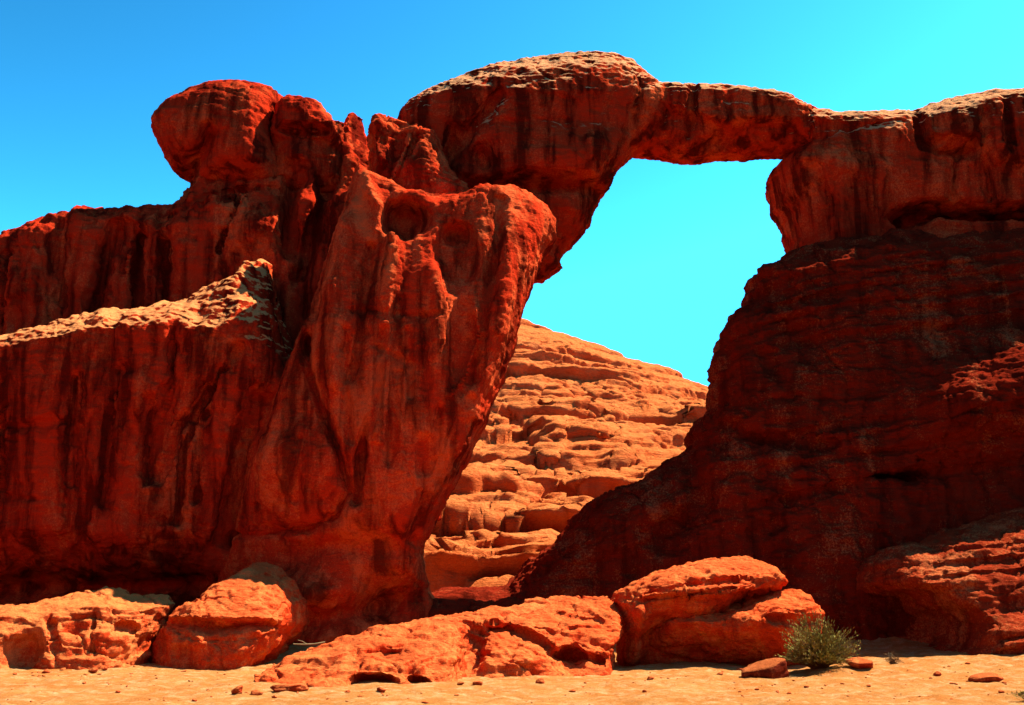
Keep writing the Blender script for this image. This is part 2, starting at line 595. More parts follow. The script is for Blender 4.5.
# ------------------------------------------------------------------ hill seen through the arch
def build_hill():
    xs = np.arange(-46, 62, 0.15)
    ys = np.concatenate([np.arange(44, 108, 0.13), np.arange(108, 150, 1.0)])
    X, Y = np.meshgrid(xs, ys, indexing='ij')
    # crest height falls towards the right
    Yc = 104.0
    cu = np.array([200, 424, 470, 521, 562, 583, 621, 655, 706, 780, 900, 1100])
    cv = np.array([316, 318, 321, 324, 334, 345, 356, 370, 390, 416, 455, 500])
    cx, cz = at(cu, cv, Yc)
    top = np.interp(xs, cx, cz)[:, None] + 0.1
    t = (Y - 46.0) / (Yc - 46.0)
    w = fbm(X / 13.0, Y / 9.0, X * 0, 103, 3)
    w2 = fbm(X / 5.5, Y / 3.6, X * 0, 104, 3)
    w3 = fbm(X / 1.3, Y / 1.0, X * 0, 105, 3)
    edge = 1 - sstep(0.55, 0.86, t)
    tt = np.clip(t + 0.05 * w * edge, -0.05, 1.0)
    f1, f2, cid = worley(X / 6.5 + 0.25 * w2, Y / 6.0 + 0.4 * w, 9)
    g1, g2, gid = worley(X / 3.0 + 0.25 * w2, Y / 3.4 + 0.3 * w2, 19)
    zb = 1.7 + (top - 1.7) * np.where(tt > 0, np.abs(tt) ** 1.08, tt)
    zb = zb + (2.0 * cid * (1 - np.minimum(f1, 1) ** 2) - 0.6 + 0.6 * gid * (1 - np.minimum(g1, 1) ** 2)) * (0.12 + 0.88 * edge) * sstep(-0.02, 0.08, t)
    z3 = zb
    fall = np.clip((Y - Yc) / 40, 0, 1)
    z3 = np.where(Y > Yc, z3 - 0.06 * (Y - Yc) - fall ** 1.5 * 30, z3)
    z3 = np.where(Y < 46, np.minimum(z3, 0.8), z3)
    P = np.stack([X.ravel(), Y.ravel(), z3.ravel()], 1)
    nx, ny = X.shape
    i = np.arange(nx * ny).reshape(nx, ny)
    Q = np.stack([i[:-1, :-1].ravel(), i[1:, :-1].ravel(), i[1:, 1:].ravel(), i[:-1, 1:].ravel()], 1)
    N = vnormals(P, Q)
    x, y, z = P.T
    w, w2, w3 = w.ravel(), w2.ravel(), w3.ravel()
    z0 = np.zeros(len(P), np.int64)
    fade = (0.45 + 0.55 * (1 - sstep(0.75, 0.98, t))).ravel()

    def bench(period, warp, seed, steep):
        lay = z / period + warp
        li = np.floor(lay)
        fr = lay - li
        hh = _hash(li.astype(np.int64), z0, z0, seed).astype(float) / 4294967295
        return np.minimum(fr / steep, 1) ** 0.6 * (1 - fr) ** 0.75, hh, li

    big = fbm(x / 7.0, y / 7.0, z / 5.0, 108, 2)
    b1, h1, l1 = bench(2.5, 0.45 * w + 0.16 * w2, 5, 0.16)
    D = (0.7 + 1.3 * h1) * b1 * np.clip(0.8 + 0.75 * fbm(x / 8.0 + l1 * 3.3, y / 6.0, z * 0, 113, 2), 0.05, 1.5)
    b2, h2, l2 = bench(0.85, 0.5 * w + 0.26 * w2 + 0.05 * w3, 6, 0.22)
    D = D + 0.50 * b2 * np.clip(0.6 + 0.8 * fbm(x / 6.0 + l2 * 1.7, y / 4.0, z * 0, 111, 2), 0, 1.2)
    b3, h3, l3 = bench(0.30, 0.4 * w2 + 0.2 * w3, 7, 0.35)
    low = 1 - sstep(3.5, 7.0, z)
    D = D + 0.5 * low * b2 + 0.25 * low * b3 + 0.35 * low * fbm(x / 2.2, y / 2.2, z / 1.2, 141, 3)
    D = D + 0.13 * b3 * (0.3 + h3)
    for cell, amp, sd in ((6.0, 0.20, 121), (1.6, 0.10, 122)):
        n = fbm(x / cell + 0.4 * w2, y / cell, z / (cell * 0.7), sd, 2) * 2.6
        fl = np.floor(n)
        D = D + amp * (fl + sstep(0.75, 1.0, n - fl))
    n = vnoise(x / 3.6 + 0.4 * w2, y / 5.0, z / 9.0, 131) + 0.05 * w3
    D = D - 0.3 * np.exp(-(n / 0.03) ** 2)
    D = D + 0.5 * big + 0.05 * w3 + 0.03 * fbm(x / 0.35, y / 0.35, z / 0.3, 107, 2, 0.6)
    dirn = N + np.array([0.1, -0.75, 0.0])
    dirn /= np.linalg.norm(dirn, axis=1, keepdims=True)
    P = P + dirn * (D * fade)[:, None]
    o = mesh_obj('hill', P, Q, M_hill)
    tag(o, kind='structure')


build_hill()

# ------------------------------------------------------------------ unseen cliffs added behind the viewer: block low sky, bounce red light
def build_bounce_cliffs():
    az = np.radians(np.arange(75, 286, 0.8))
    k = np.linspace(0, 1, 26)
    A, K = np.meshgrid(az, k, indexing='ij')
    top = 52 + 14 * fbm(A * 3.0, A * 0, A * 0, 151, 3)
    prof = np.array([0, .03, .08, .14, .2, .3, .42, .55, .66, .76, .84, .9, .94, .97, .99, 1, 1, .99, .97, .93, .85, .7, .5, .3, .1, -.05])
    Rr = 105 + 70 * K + 7 * fbm(A * 9, K * 3, A * 0, 152, 3)
    Z = top * np.interp(K, k, prof) + 2.0 * fbm(A * 25, K * 8, A * 0, 153, 3) - 1
    P = np.stack([(Rr * np.sin(A)).ravel(), (Rr * np.cos(A)).ravel() + 10, Z.ravel()], 1)
    nx, ny = A.shape
    i = np.arange(nx * ny).reshape(nx, ny)
    Q = np.stack([i[:-1, :-1].ravel(), i[:-1, 1:].ravel(), i[1:, 1:].ravel(), i[1:, :-1].ravel()], 1)
    tag(mesh_obj('bounce_cliff', P, Q, M_bounce), kind='structure')


build_bounce_cliffs()

# ------------------------------------------------------------------ the arch
arch = empty('rock_arch', (0, 34, 1.0), 'huge dark red sandstone rock arch, its thin bridge spanning blue sky between two cliffs', 'rock arch')


def f_wall(u, v):
    y = lin(v, [190, 205, 320, 420], [35.3, 34.9, 34.9, 34.0]) + 0 * u
    y += lin(u, [-250, 0, 180, 300, 370, 420], [0.5, 0.2, 0.0, 0.2, 0.7, 1.2])
    y += 1.1 * stroke(u, v, [(122, 232), (112, 262), (102, 300), (98, 330)], 11)
    y += 1.0 * stroke(u, v, [(142, 240), (140, 320)], 8)
    y += 0.7 * stroke(u, v, [(166, 245), (165, 320)], 7)
    y += 0.5 * stroke(u, v, [(8, 255), (4, 330)], 7)
    y += 0.5 * stroke(u, v, [(60, 225), (62, 320)], 9)
    y -= 0.5 * blob(u, v, 30, 290, 22, 40)
    y += 0.35 * stroke(u, v, [(243, 190), (236, 208), (224, 235), (220, 250)], 3)
    y += 0.3 * stroke(u, v, [(170, 214), (200, 196), (240, 190), (275, 186)], 3)
    y += 0.9 * stroke(u, v, [(294, 180), (290, 215), (292, 250)], 9)
    y += 0.9 * stroke(u, v, [(330, 150), (326, 190), (312, 235), (300, 280)], 8)
    y -= 0.4 * blob(u, v, 250, 225, 28, 28)
    return y


rock('cliff_wall', 37.0,
     [(-260, 245), (-160, 238), (-80, 246), (0, 237), (25, 222), (47, 214), (72, 214), (77, 208), (91, 209), (113, 210), (136, 206),
      (168, 207), (183, 198), (187, 188), (200, 176), (250, 170), (300, 168), (330, 140), (343, 122), (352, 114), (362, 117), (367, 128), (372, 150),
      (440, 200), (440, 520), (-260, 520)],
     f_wall, 3.5, M_cliff, arch, R=1.6, h=0.065, k=dict(big=.16, flute=.17, strata=.03, scale=.09, pit=.06, fine=.03, part=.4), seed=1)


def f_knob(u, v):
    y = 34.9 + 0 * u
    y += 0.9 * sstep(150, 190, v)
    y -= 0.5 * blob(u, v, 215, 115, 55, 35)
    y += 0.9 * stroke(u, v, [(180, 170), (205, 150), (212, 135)], 9)
    y += 0.7 * stroke(u, v, [(272, 100), (268, 120), (280, 150)], 5)
    y += 0.6 * stroke(u, v, [(283, 128), (330, 126)], 4)
    y -= 0.5 * blob(u, v, 250, 165, 18, 25)
    return y


knob = rock('mushroom_knob', 36.2,
     [(191, 183), (178, 175), (168, 163), (158, 143), (152, 128), (154, 114), (168, 98), (192, 86), (219, 80), (243, 79), (263, 82), (279, 91),
      (284, 99), (284, 150), (288, 200), (240, 210), (186, 205)],
     f_knob, 2.2, M_cliff, arch, R=1.1, h=0.06, k=dict(big=.08, flute=.05, strata=.03, scale=.05, fine=.03), seed=2)
tag(knob, 'round overhanging knob of rock like a mushroom on the cliff top')


def f_block(u, v):
    y = 35.0 + 0 * u
    y += 0.8 * sstep(122, 150, v)
    y -= 0.7 * blob(u, v, 298, 152, 14, 10)
    y += 0.7 * stroke(u, v, [(284, 128), (300, 130), (325, 128)], 4)
    return y


rock('cap_block', 36.3,
     [(278, 100), (287, 96), (299, 97), (315, 102), (325, 110), (329, 120), (337, 122), (350, 130), (352, 200), (270, 205), (270, 120)],
     f_block, 2.0, M_cliff, arch, R=0.8, h=0.06, k=dict(big=.08, flute=.05, strata=.04, scale=.07, fine=.03), seed=3)


def f_ledge(u, v):
    vt = np.interp(u, [-260, 0, 123, 185, 240, 265, 400], [350, 336, 307, 297, 268, 262, 262])
    wl = np.interp(u, [-260, 0, 100, 170, 200, 265, 300], [12, 9, 14, 24, 42, 55, 60])
    y = lin(v, [330, 400, 470, 530, 560, 600, 660], [30.5, 30.75, 30.85, 31.0, 31.8, 32.6, 32.8]) + 0 * u
    y += np.clip(1 - (v - vt) / wl, 0, 1.2) * wl * 0.034
    y += lin(u, [-250, 0, 150, 260, 330, 400], [0.6, 0.2, 0, 0.2, 0.9, 1.6])
    for pts, wd, dp in (
            ([(175, 330), (174, 380), (162, 415), (150, 470)], 5, .35), ([(240, 350), (205, 400), (178, 430), (158, 480)], 4, .25),
            ([(262, 400), (244, 450), (236, 500), (232, 540)], 8, .55), ([(205, 390), (185, 450), (178, 520)], 4, .25),
            ([(120, 370), (108, 440), (104, 500)], 5, .25), ([(75, 380), (72, 480)], 5, .25), ([(5, 410), (5, 490)], 4, .35),
            ([(0, 498), (50, 500), (99, 505), (160, 520), (215, 528)], 2, .03), ([(280, 330), (275, 400), (262, 470)], 8, .3),
            ([(-10, 430), (40, 425), (70, 420)], 3, .12), ([(150, 400), (148, 480)], 4, .2), ([(222, 370), (200, 430), (195, 500)], 3, .18)):
        y += 1.6 * dp * stroke(u, v, pts, wd * 1.3)
    y -= 0.35 * blob(u, v, 150, 390, 26, 22, -30)
    y -= 0.25 * blob(u, v, 40, 400, 28, 30)
    y += 1.1 * stroke(u, v, [(-60, 590), (60, 585), (130, 586), (200, 580)], 13)
    return y


ledge = rock('ledge_wall', 33.6,
     [(-260, 360), (-120, 352), (0, 337), (43, 326), (72, 317), (123, 308), (170, 302), (185, 298), (196, 291), (213, 284), (234, 276), (247, 264),
      (262, 261), (271, 268), (274, 281), (279, 300), (288, 332), (310, 380), (400, 420), (400, 680), (-260, 680)],
     f_ledge, 3.0, M_ledge, arch, R=1.0, h=0.055, k=dict(big=.10, flute=.13, strata=.02, scale=.07, pit=.03, fine=.03, part=.3), seed=4)


def f_pin(u, v):
    y = 33.0 + 0 * u
    y += lin(v, [115, 190], [0.6, 0.0])
    y += 0.6 * stroke(u, v, [(400, 122), (398, 150), (380, 180)], 6)
    y += 0.5 * stroke(u, v, [(418, 135), (405, 160), (396, 186)], 4)
    y -= 0.4 * stroke(u, v, [(377, 122), (374, 150), (384, 160)], 6)
    y -= 0.3 * blob(u, v, 425, 165, 14, 16)
    return y


rock('pinnacle', 34.2,
     [(367, 134), (370, 124), (374, 118), (382, 116), (392, 118), (400, 121), (415, 124), (430, 130), (440, 138), (444, 160), (470, 190), (470, 260),
      (376, 260), (372, 190), (368, 160)],
     f_pin, 2.0, M_butt, arch, R=0.7, h=0.05, k=dict(big=.10, flute=.08, strata=.05, scale=.10, pit=.05, fine=.04), seed=5)


def f_butt(u, v):
    y = lin(v, [180, 240, 330, 440, 530, 560, 590, 615, 660], [31.2, 30.6, 30.0, 30.0, 30.2, 30.5, 31.2, 31.9, 32.1]) + 0 * u
    y += lin(u, [240, 300, 350, 400, 470, 560], [1.1, 0.6, 0.1, 0.0, 0.1, 0.3])
    # pockets below the top
    y += 1.3 * blob(u, v, 405, 222, 22, 20, 0, 4)
    y -= 0.35 * stroke(u, v, [(367, 175), (368, 190), (380, 205), (382, 230), (395, 245)], 6)
    y += 0.5 * blob(u, v, 456, 258, 22, 34, 0, 6)
    y += 0.35 * blob(u, v, 456, 235, 14, 10, 0, 4)
    y += 0.45 * blob(u, v, 463, 345, 15, 48, 0, 6)
    y -= 0.3 * stroke(u, v, [(476, 310), (479, 330), (468, 372), (452, 394)], 3)
    y += 0.4 * stroke(u, v, [(500, 200), (498, 240), (486, 300), (474, 380)], 6)
    ce = np.interp(v, [180, 200, 240, 290, 340], [496, 500, 508, 512, 512])
    y += 0.022 * np.clip(u - ce, 0, 60) * (1 - sstep(290, 350, v))
    y -= 0.3 * blob(u, v, 500, 300, 16, 60, 15)
    for pts, wd, dp in (
            ([(235, 533), (270, 531), (310, 528), (338, 516), (349, 492), (340, 455), (324, 414), (312, 380), (306, 340)], 4, .4),
            ([(384, 330), (376, 400), (364, 440), (356, 500)], 4, .28), ([(398, 300), (396, 380), (390, 460)], 5, .2),
            ([(425, 320), (428, 400), (424, 470)], 5, .22), ([(345, 330), (344, 380), (350, 440)], 4, .2),
            ([(408, 330), (410, 395)], 3, .15), ([(372, 250), (362, 330), (350, 380)], 5, .25), ([(440, 410), (430, 470), (410, 540)], 4, .2),
            ([(320, 250), (316, 300), (306, 350)], 5, .3), ([(470, 400), (440, 470), (412, 540)], 5, .2),
            ([(350, 310), (420, 316), (440, 314)], 3, .12), ([(375, 345), (410, 365)], 3, .1), ([(300, 440), (296, 500)], 4, .15)):
        y += 1.5 * dp * stroke(u, v, pts, wd * 1.2)
    y -= 0.6 * blob(u, v, 285, 470, 38, 48, 0, 3)
    y -= 0.4 * stroke(u, v, [(392, 250), (388, 330), (372, 430)], 9)
    y -= 0.35 * stroke(u, v, [(436, 270), (440, 340), (425, 430)], 8)
    y -= 0.35 * stroke(u, v, [(340, 220), (332, 300), (334, 380)], 10)
    y += 0.5 * lin(v, [440, 600], [0, 1]) * blob(u, v, 390, 560, 60, 70)
    y += 0.8 * stroke(u, v, [(290, 560), (330, 545), (400, 545)], 14) * 0.5
    y += 0.9 * stroke(u, v, [(300, 625), (360, 610), (430, 590)], 14)
    y -= 2.0 * blob(u, v, 300, 620, 62, 46, 0, 3)      # the foot flares into the ledge before it
    return y


butt = rock('buttress', 32.2,
     [(366, 172), (380, 178), (400, 188), (420, 192), (440, 197), (463, 196), (475, 188), (487, 185), (502, 187), (517, 188), (532, 194), (547, 208),
      (557, 223), (556, 239), (547, 254), (538, 271), (532, 286), (528, 300), (521, 321), (515, 342), (508, 364), (500, 389), (485, 423), (468, 462),
      (453, 487), (440, 513), (425, 542), (422, 556), (427, 577), (434, 600), (432, 680), (170, 690), (190, 640), (215, 590), (238, 530), (262, 440), (290, 360),
      (318, 290), (338, 230), (352, 180), (360, 165)],
     f_butt, 2.4, M_butt, arch, R=0.7, h=0.05, k=dict(big=.08, flute=.08, strata=.012, scale=.035, spall=.035, pit=.01, fine=.022, part=.15), seed=6,
            back=lambda u, v: lin(u, [450, 560], [34.6, 33.1]) + 0 * v, sharp=2.5)
tag(butt, 'fluted tower of dark red rock narrowing to its foot')


def f_head(u, v):
    y = 33.6 + 0 * u
    y += lin(v, [50, 90, 170, 200, 290], [0.9, 0.1, 0.2, 0.9, 1.5])
    y += lin(u, [390, 450, 500, 600, 660], [1.0, 0.5, 0.1, 0.0, 0.4])
    y += 0.4 * blob(u, v, 590, 112, 55, 26, -8, 3)
    y += 0.9 * blob(u, v, 484, 160, 16, 14)
    y += 0.6 * stroke(u, v, [(440, 160), (480, 120), (500, 95)], 7)
    y += 0.10 * stroke(u, v, [(490, 122), (540, 121), (610, 123)], 4)
    y -= 0.2 * stroke(u, v, [(500, 158), (560, 156), (620, 142)], 12)
    y += 0.8 * stroke(u, v, [(470, 186), (540, 184), (600, 184)], 8)
    y += 0.3 * stroke(u, v, [(646, 70), (640, 100), (630, 125)], 4)
    y += 0.5 * stroke(u, v, [(452, 130), (448, 170), (455, 200)], 6)
    y -= 0.3 * blob(u, v, 575, 205, 22, 12)
    return y


head = rock('bridge_head', 35.4,
     [(394, 119), (406, 105), (425, 90), (456, 75), (490, 65), (525, 58), (555, 55), (586, 53), (613, 54), (628, 59), (643, 66), (660, 80), (668, 100),
      (664, 130), (646, 150), (626, 160), (620, 170), (609, 187), (595, 208), (590, 217), (588, 227), (581, 238), (572, 249), (565, 252), (561, 261), (564, 267),
      (557, 275), (544, 283), (534, 284), (480, 330), (400, 300), (385, 200)],
     f_head, 2.0, M_span, arch, R=1.2, h=0.06, k=dict(big=.09, flute=.05, strata=.025, scale=.06, pit=.02, fine=.03, part=.4), seed=7)
tag(head, 'broad rounded block carrying the near end of the rock bridge')


def f_span(u, v):
    vt = np.interp(u, [640, 805, 812, 912, 1000], [82, 100, 106, 112, 95])
    y = 34.9 + 0 * u
    up = 1 - sstep(24, 34, v - vt + 4 * np.sin(u / 17.0))
    y -= 0.55 * up * (u < 812)
    y -= 0.3 * sstep(140, 165, v)
    y += 0.45 * stroke(u, v, [(695, 82), (692, 100), (690, 132)], 4)
    y += 0.25 * stroke(u, v, [(668, 84), (664, 110), (655, 130)], 5)
    y += 0.2 * stroke(u, v, [(728, 84), (730, 120)], 4)
    y += 0.3 * stroke(u, v, [(740, 135), (705, 140), (690, 155)], 6)
    y += 0.3 * stroke(u, v, [(812, 105), (806, 122), (790, 130)], 4)
    y -= 0.25 * stroke(u, v, [(820, 116), (860, 120), (905, 118)], 6)
    return y


span = rock('bridge_span', 36.0,
     [(630, 70), (644, 72), (659, 82), (679, 82), (692, 83), (708, 82), (727, 82), (738, 84), (766, 89), (794, 97), (804, 102), (818, 109), (841, 112),
      (876, 111), (912, 109), (960, 112), (960, 190), (850, 190), (783, 160), (750, 160), (715, 161), (691, 165), (663, 164), (644, 160), (626, 158), (610, 140), (612, 90)],
     f_span, 1.6, M_span, arch, R=0.75, h=0.05, k=dict(big=.07, flute=.03, strata=.05, scale=.06, pit=.02, fine=.03), seed=8)
tag(span, 'thin level beam of rock crossing the open sky')


def f_abut(u, v):
    y = 34.6 + 0 * u
    y += lin(u, [765, 800, 900, 1000, 1200], [0.4, 0.1, 0.0, -0.5, -0.9])
    y -= 0.75 * blob(u, v, 1010, 130, 100, 34, 0, 5)
    y += 0.9 * stroke(u, v, [(914, 112), (918, 148), (940, 154), (972, 152)], 6)
    y += 0.35 * blob(u, v, 940, 125, 16, 16)
    y += 1.6 * stroke(u, v, [(895, 224), (925, 214), (960, 220), (1060, 222), (1250, 214)], 9)
    y += 0.4 * stroke(u, v, [(955, 160), (952, 200)], 4)
    y += 0.4 * stroke(u, v, [(985, 110), (983, 150), (990, 200)], 4)
    y += 0.4 * stroke(u, v, [(1008, 105), (1010, 150)], 4)
    y += 0.3 * stroke(u, v, [(812, 165), (830, 200), (828, 230)], 5)
    y -= 0.3 * blob(u, v, 850, 165, 50, 12, 8)
    y += 0.25 * stroke(u, v, [(780, 190), (800, 240)], 6)
    return y


abut = rock('abutment', 36.4,
     [(783, 158), (770, 173), (765, 187), (769, 200), (772, 219), (782, 236), (788, 258), (792, 300), (1300, 300), (1300, 80), (1150, 84), (1080, 90), (1022, 87), (987, 90), (959, 97),
      (936, 104), (914, 110), (890, 118), (850, 120), (812, 130)],
     f_abut, 3.5, M_span, arch, R=1.2, h=0.06, k=dict(big=.09, flute=.08, strata=.025, scale=.06, pit=.03, fine=.03, part=.4), seed=9)


def f_slope(u, v):
    y = lin(v, [225, 260, 330, 385, 430, 520, 600, 680], [33.6, 32.9, 32.5, 32.2, 31.8, 31.2, 30.8, 30.5]) + 0 * u
    vv = v + 0.25 * (u - 1000)
    y -= sstep(885, 970, u) * 1.9 * sstep(320, 390, vv) * (1 - sstep(394, 470, vv))
    y += lin(u, [500, 640, 720, 800, 900, 1030, 1250], [2.2, 1.4, 0.6, 0.2, 0.0, -0.2, -0.2])
    for i, (o, wd, dp) in enumerate(((250, 3, .16), (262, 3, .2), (276, 4, .22), (292, 3, .2), (305, 3, .15), (322, 4, .22), (410, 3, .15), (440, 4, .2), (470, 3, .15))):
        y += dp * stroke(u, v, [(760, o + 34), (850, o + 14), (940, o + 4), (1080, o - 14), (1250, o - 20)], wd)
    y += 0.9 * blob(u, v, 795, 335, 26, 16, 40)
    y += 0.6 * blob(u, v, 770, 365, 16, 12, 40)
    y += 1.6 * blob(u, v, 893, 479, 26, 6, 0, 4)
    y += 0.5 * stroke(u, v, [(720, 420), (760, 440), (830, 445)], 8)
    y += 0.6 * stroke(u, v, [(690, 450), (700, 500), (660, 540)], 12)
    y += 0.5 * stroke(u, v, [(790, 500), (760, 540), (770, 580)], 12)
    y -= 0.3 * blob(u, v, 640, 520, 60, 18, -30)
    return y


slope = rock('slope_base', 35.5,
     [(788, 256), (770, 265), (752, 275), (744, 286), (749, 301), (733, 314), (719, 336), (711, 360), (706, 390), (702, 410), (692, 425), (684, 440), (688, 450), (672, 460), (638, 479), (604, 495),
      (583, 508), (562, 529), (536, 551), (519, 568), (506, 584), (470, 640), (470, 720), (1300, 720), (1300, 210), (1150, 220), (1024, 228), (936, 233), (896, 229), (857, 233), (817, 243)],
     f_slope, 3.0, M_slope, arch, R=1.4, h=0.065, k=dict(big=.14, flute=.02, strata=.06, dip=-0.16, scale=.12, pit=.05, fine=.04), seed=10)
tag(slope, 'dark sloping base of bedded rock under the far end of the bridge')


def f_foot(u, v):
    y = lin(v, [505, 545, 582, 600, 640, 680], [29.8, 28.3, 27.2, 27.1, 26.4, 25.8]) + 0 * u
    y += lin(u, [840, 900, 960, 1030, 1250], [1.2, 0.6, 0.2, -0.1, -0.4])
    y += 3.6 * blob(u, v, 892, 626, 66, 38, 4, 6)
    y -= 0.5 * blob(u, v, 1010, 640, 50, 30)
    for o in (520, 532, 546, 560, 574, 640, 655):
        y += 0.2 * stroke(u, v, [(850, o + 14), (930, o + 5), (1030, o - 4), (1250, o - 14)], 2.5)
    return y


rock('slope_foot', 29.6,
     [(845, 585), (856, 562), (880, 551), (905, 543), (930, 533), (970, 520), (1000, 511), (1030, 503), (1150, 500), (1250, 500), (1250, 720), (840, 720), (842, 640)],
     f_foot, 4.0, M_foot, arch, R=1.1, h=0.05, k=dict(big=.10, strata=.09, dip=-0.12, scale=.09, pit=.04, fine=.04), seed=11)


def f_sill(u, v):
    y = lin(v, [575, 588, 600, 640], [35.5, 34.2, 33.0, 32.4]) + 0 * u
    y += 0.5 * stroke(u, v, [(440, 600), (520, 596), (640, 590)], 4)
    return y


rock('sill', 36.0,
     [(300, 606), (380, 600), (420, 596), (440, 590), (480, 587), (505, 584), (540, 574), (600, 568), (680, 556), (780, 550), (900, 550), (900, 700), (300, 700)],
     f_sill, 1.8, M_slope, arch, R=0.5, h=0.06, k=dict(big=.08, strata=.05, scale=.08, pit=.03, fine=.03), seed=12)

# ------------------------------------------------------------------ foreground rocks
def base_of(poly, Y):
    x, z = at(np.array([p[0] for p in poly]), np.array([p[1] for p in poly]), Y)
    cx = float(x.mean())
    return (cx, Y, gz_at(cx, Y))


def f_low(u, v):
    y = lin(v, [588, 600, 606, 640, 680], [27.6, 26.6, 25.8, 25.2, 25.0]) + 0 * u
    y += lin(u, [-200, 0, 100, 150, 180], [-0.3, 0.0, 0.4, 0.9, 1.6])
    y += 0.6 * blob(u, v, 28, 655, 16, 22, 15, 3)
    y += 0.45 * blob(u, v, 127, 628, 9, 5, 10, 4)
    y += 0.2 * stroke(u, v, [(130, 632), (130, 645)], 2)
    y += 0.3 * blob(u, v, 75, 630, 16, 10)
    y += 0.25 * stroke(u, v, [(95, 615), (92, 650)], 3)
    y += 0.2 * stroke(u, v, [(50, 620), (56, 660)], 4)
    return y


poly = [(-200, 606), (-60, 603), (0, 603), (40, 603), (72, 601), (78, 594), (92, 590), (118, 588), (135, 593), (156, 592), (168, 594), (178, 603), (172, 615), (160, 640), (150, 700), (-200, 720)]
o = rock('rock_bench', 27.4, poly, f_low, 1.6, M_bench, None, R=0.5, h=0.04, k=dict(big=.07, strata=.05, scale=.06, pit=.05, spall=.06, fine=.03), seed=20, origin=base_of(poly, 27.4))
tag(o, 'low sunlit orange rock bench with a flat top at the foot of the cliff', 'rock')


def f_wedge(u, v):
    y = lin(v, [560, 600, 618, 628, 660], [28.8, 27.0, 26.4, 26.5, 26.3]) + 0 * u
    y += lin(u, [150, 172, 200, 260, 300, 360], [1.5, 0.4, 0.0, 0.2, 1.0, 2.0])
    y += 0.45 * stroke(u, v, [(170, 622), (200, 624), (225, 628), (250, 624), (275, 626)], 4)
    y -= 0.25 * blob(u, v, 195, 640, 16, 8)
    y += 0.4 * blob(u, v, 165, 640, 9, 14)
    return y


poly = [(150, 655), (158, 636), (170, 618), (180, 605), (196, 596), (215, 585), (235, 571), (248, 564), (262, 561), (282, 568), (300, 582), (312, 602), (312, 622), (298, 640), (286, 660), (280, 700), (146, 700)]
o = rock('boulder', 28.6, poly, f_wedge, 3.2, M_fore, None, R=0.28, h=0.04, k=dict(big=.06, strata=.03, scale=.06, pit=.05, spall=.06, fine=.03), seed=21, origin=base_of(poly, 28.6))
tag(o, 'blunt red boulder with a sunlit top, resting against the foot of the fluted tower', 'boulder')


def f_crop(u, v):
    y = lin(v, [597, 604, 622, 640, 660, 690], [26.4, 25.6, 24.3, 23.3, 22.4, 21.6]) + 0 * u
    y += lin(u, [200, 300, 380, 460, 560, 640], [0.2, 0.0, 0.0, 0.6, 1.4, 2.0])
    # steep broken face of the right half
    m = sstep(455, 470, u)
    y += m * lin(v, [600, 622, 632, 680], [0.0, 0.15, 0.55, 1.0])
    y += 0.5 * stroke(u, v, [(490, 628), (510, 630), (540, 640), (556, 655), (600, 660)], 4)
    y += 0.9 * blob(u, v, 474, 655, 11, 20, 12, 4)
    y += 0.8 * blob(u, v, 570, 660, 15, 12, 0, 4)
    y -= 0.3 * blob(u, v, 520, 658, 22, 14)
    y += 0.9 * blob(u, v, 376, 683, 20, 8, 5, 4)
    y += 0.5 * blob(u, v, 420, 683, 11, 5, 20, 4)
    y += 0.5 * blob(u, v, 384, 655, 20, 5, -5, 4)
    y += 0.25 * stroke(u, v, [(464, 622), (486, 634)], 3)
    y += 0.2 * stroke(u, v, [(560, 612), (585, 618), (600, 618)], 2)
    y += 0.15 * stroke(u, v, [(430, 620), (470, 622)], 2)
    return y


poly = [(225, 692), (250, 678), (270, 664), (300, 651), (346, 639), (395, 628), (437, 614), (470, 609), (490, 605), (520, 601), (546, 599), (580, 597), (609, 597), (616, 605), (621, 618),
        (623, 632), (616, 650), (614, 675), (610, 720), (230, 720)]
o = rock('rock_outcrop', 26.2, poly, f_crop, 1.2, M_fore, None, R=0.35, h=0.035, k=dict(big=.07, strata=.06, scale=.08, pit=.05, spall=.06, fine=.035), seed=22, origin=base_of(poly, 25.0))
tag(o, 'long low cracked red outcrop rising from the sand in front of the arch opening', 'rock')

bo_base = at(720, 665, 27.0)
boul = empty('split_boulder', (float(bo_base[0]), 27.0, gz_at(bo_base[0], 27.0)), 'big rounded red boulder with a split across it, beside the green shrub', 'boulder')


def f_up(u, v):
    y = lin(v, [555, 575, 590, 606, 640, 690], [27.6, 26.4, 25.9, 26.3, 27.4, 27.8]) + 0 * u
    y += lin(u, [610, 640, 700, 790], [0.2, 0.0, 0.1, 0.3])
    y += 0.25 * stroke(u, v, [(650, 592), (700, 584), (750, 578)], 3)
    y += 0.15 * stroke(u, v, [(640, 600), (700, 592), (735, 588)], 2)
    y -= 0.7 * blob(u, v, 634, 640, 12, 36, 12, 4)
    return y


poly = [(612, 600), (628, 590), (651, 577), (681, 565), (707, 558), (730, 556), (752, 559), (773, 565), (785, 576), (789, 583), (782, 588), (755, 594), (735, 602), (720, 612), (716, 700), (618, 720), (616, 640)]
rock('upper_lobe', 27.4, poly, f_up, 1.6, M_fore, boul, R=0.6, h=0.035, k=dict(big=.05, strata=.06, dip=-.15, scale=.05, pit=.03, spall=.06, fine=.03), seed=23)


def f_dn(u, v):
    y = lin(v, [588, 605, 620, 640, 668, 700], [27.0, 25.9, 25.75, 26.2, 27.2, 27.4]) + 0 * u
    y += lin(u, [640, 680, 720, 780, 826], [0.9, 0.5, 0.3, 0.0, 0.3])
    y += 0.3 * stroke(u, v, [(770, 618), (800, 622), (826, 618)], 4)
    y += 0.4 * blob(u, v, 700, 652, 12, 6)
    y += 0.25 * blob(u, v, 684, 632, 12, 8)
    return y


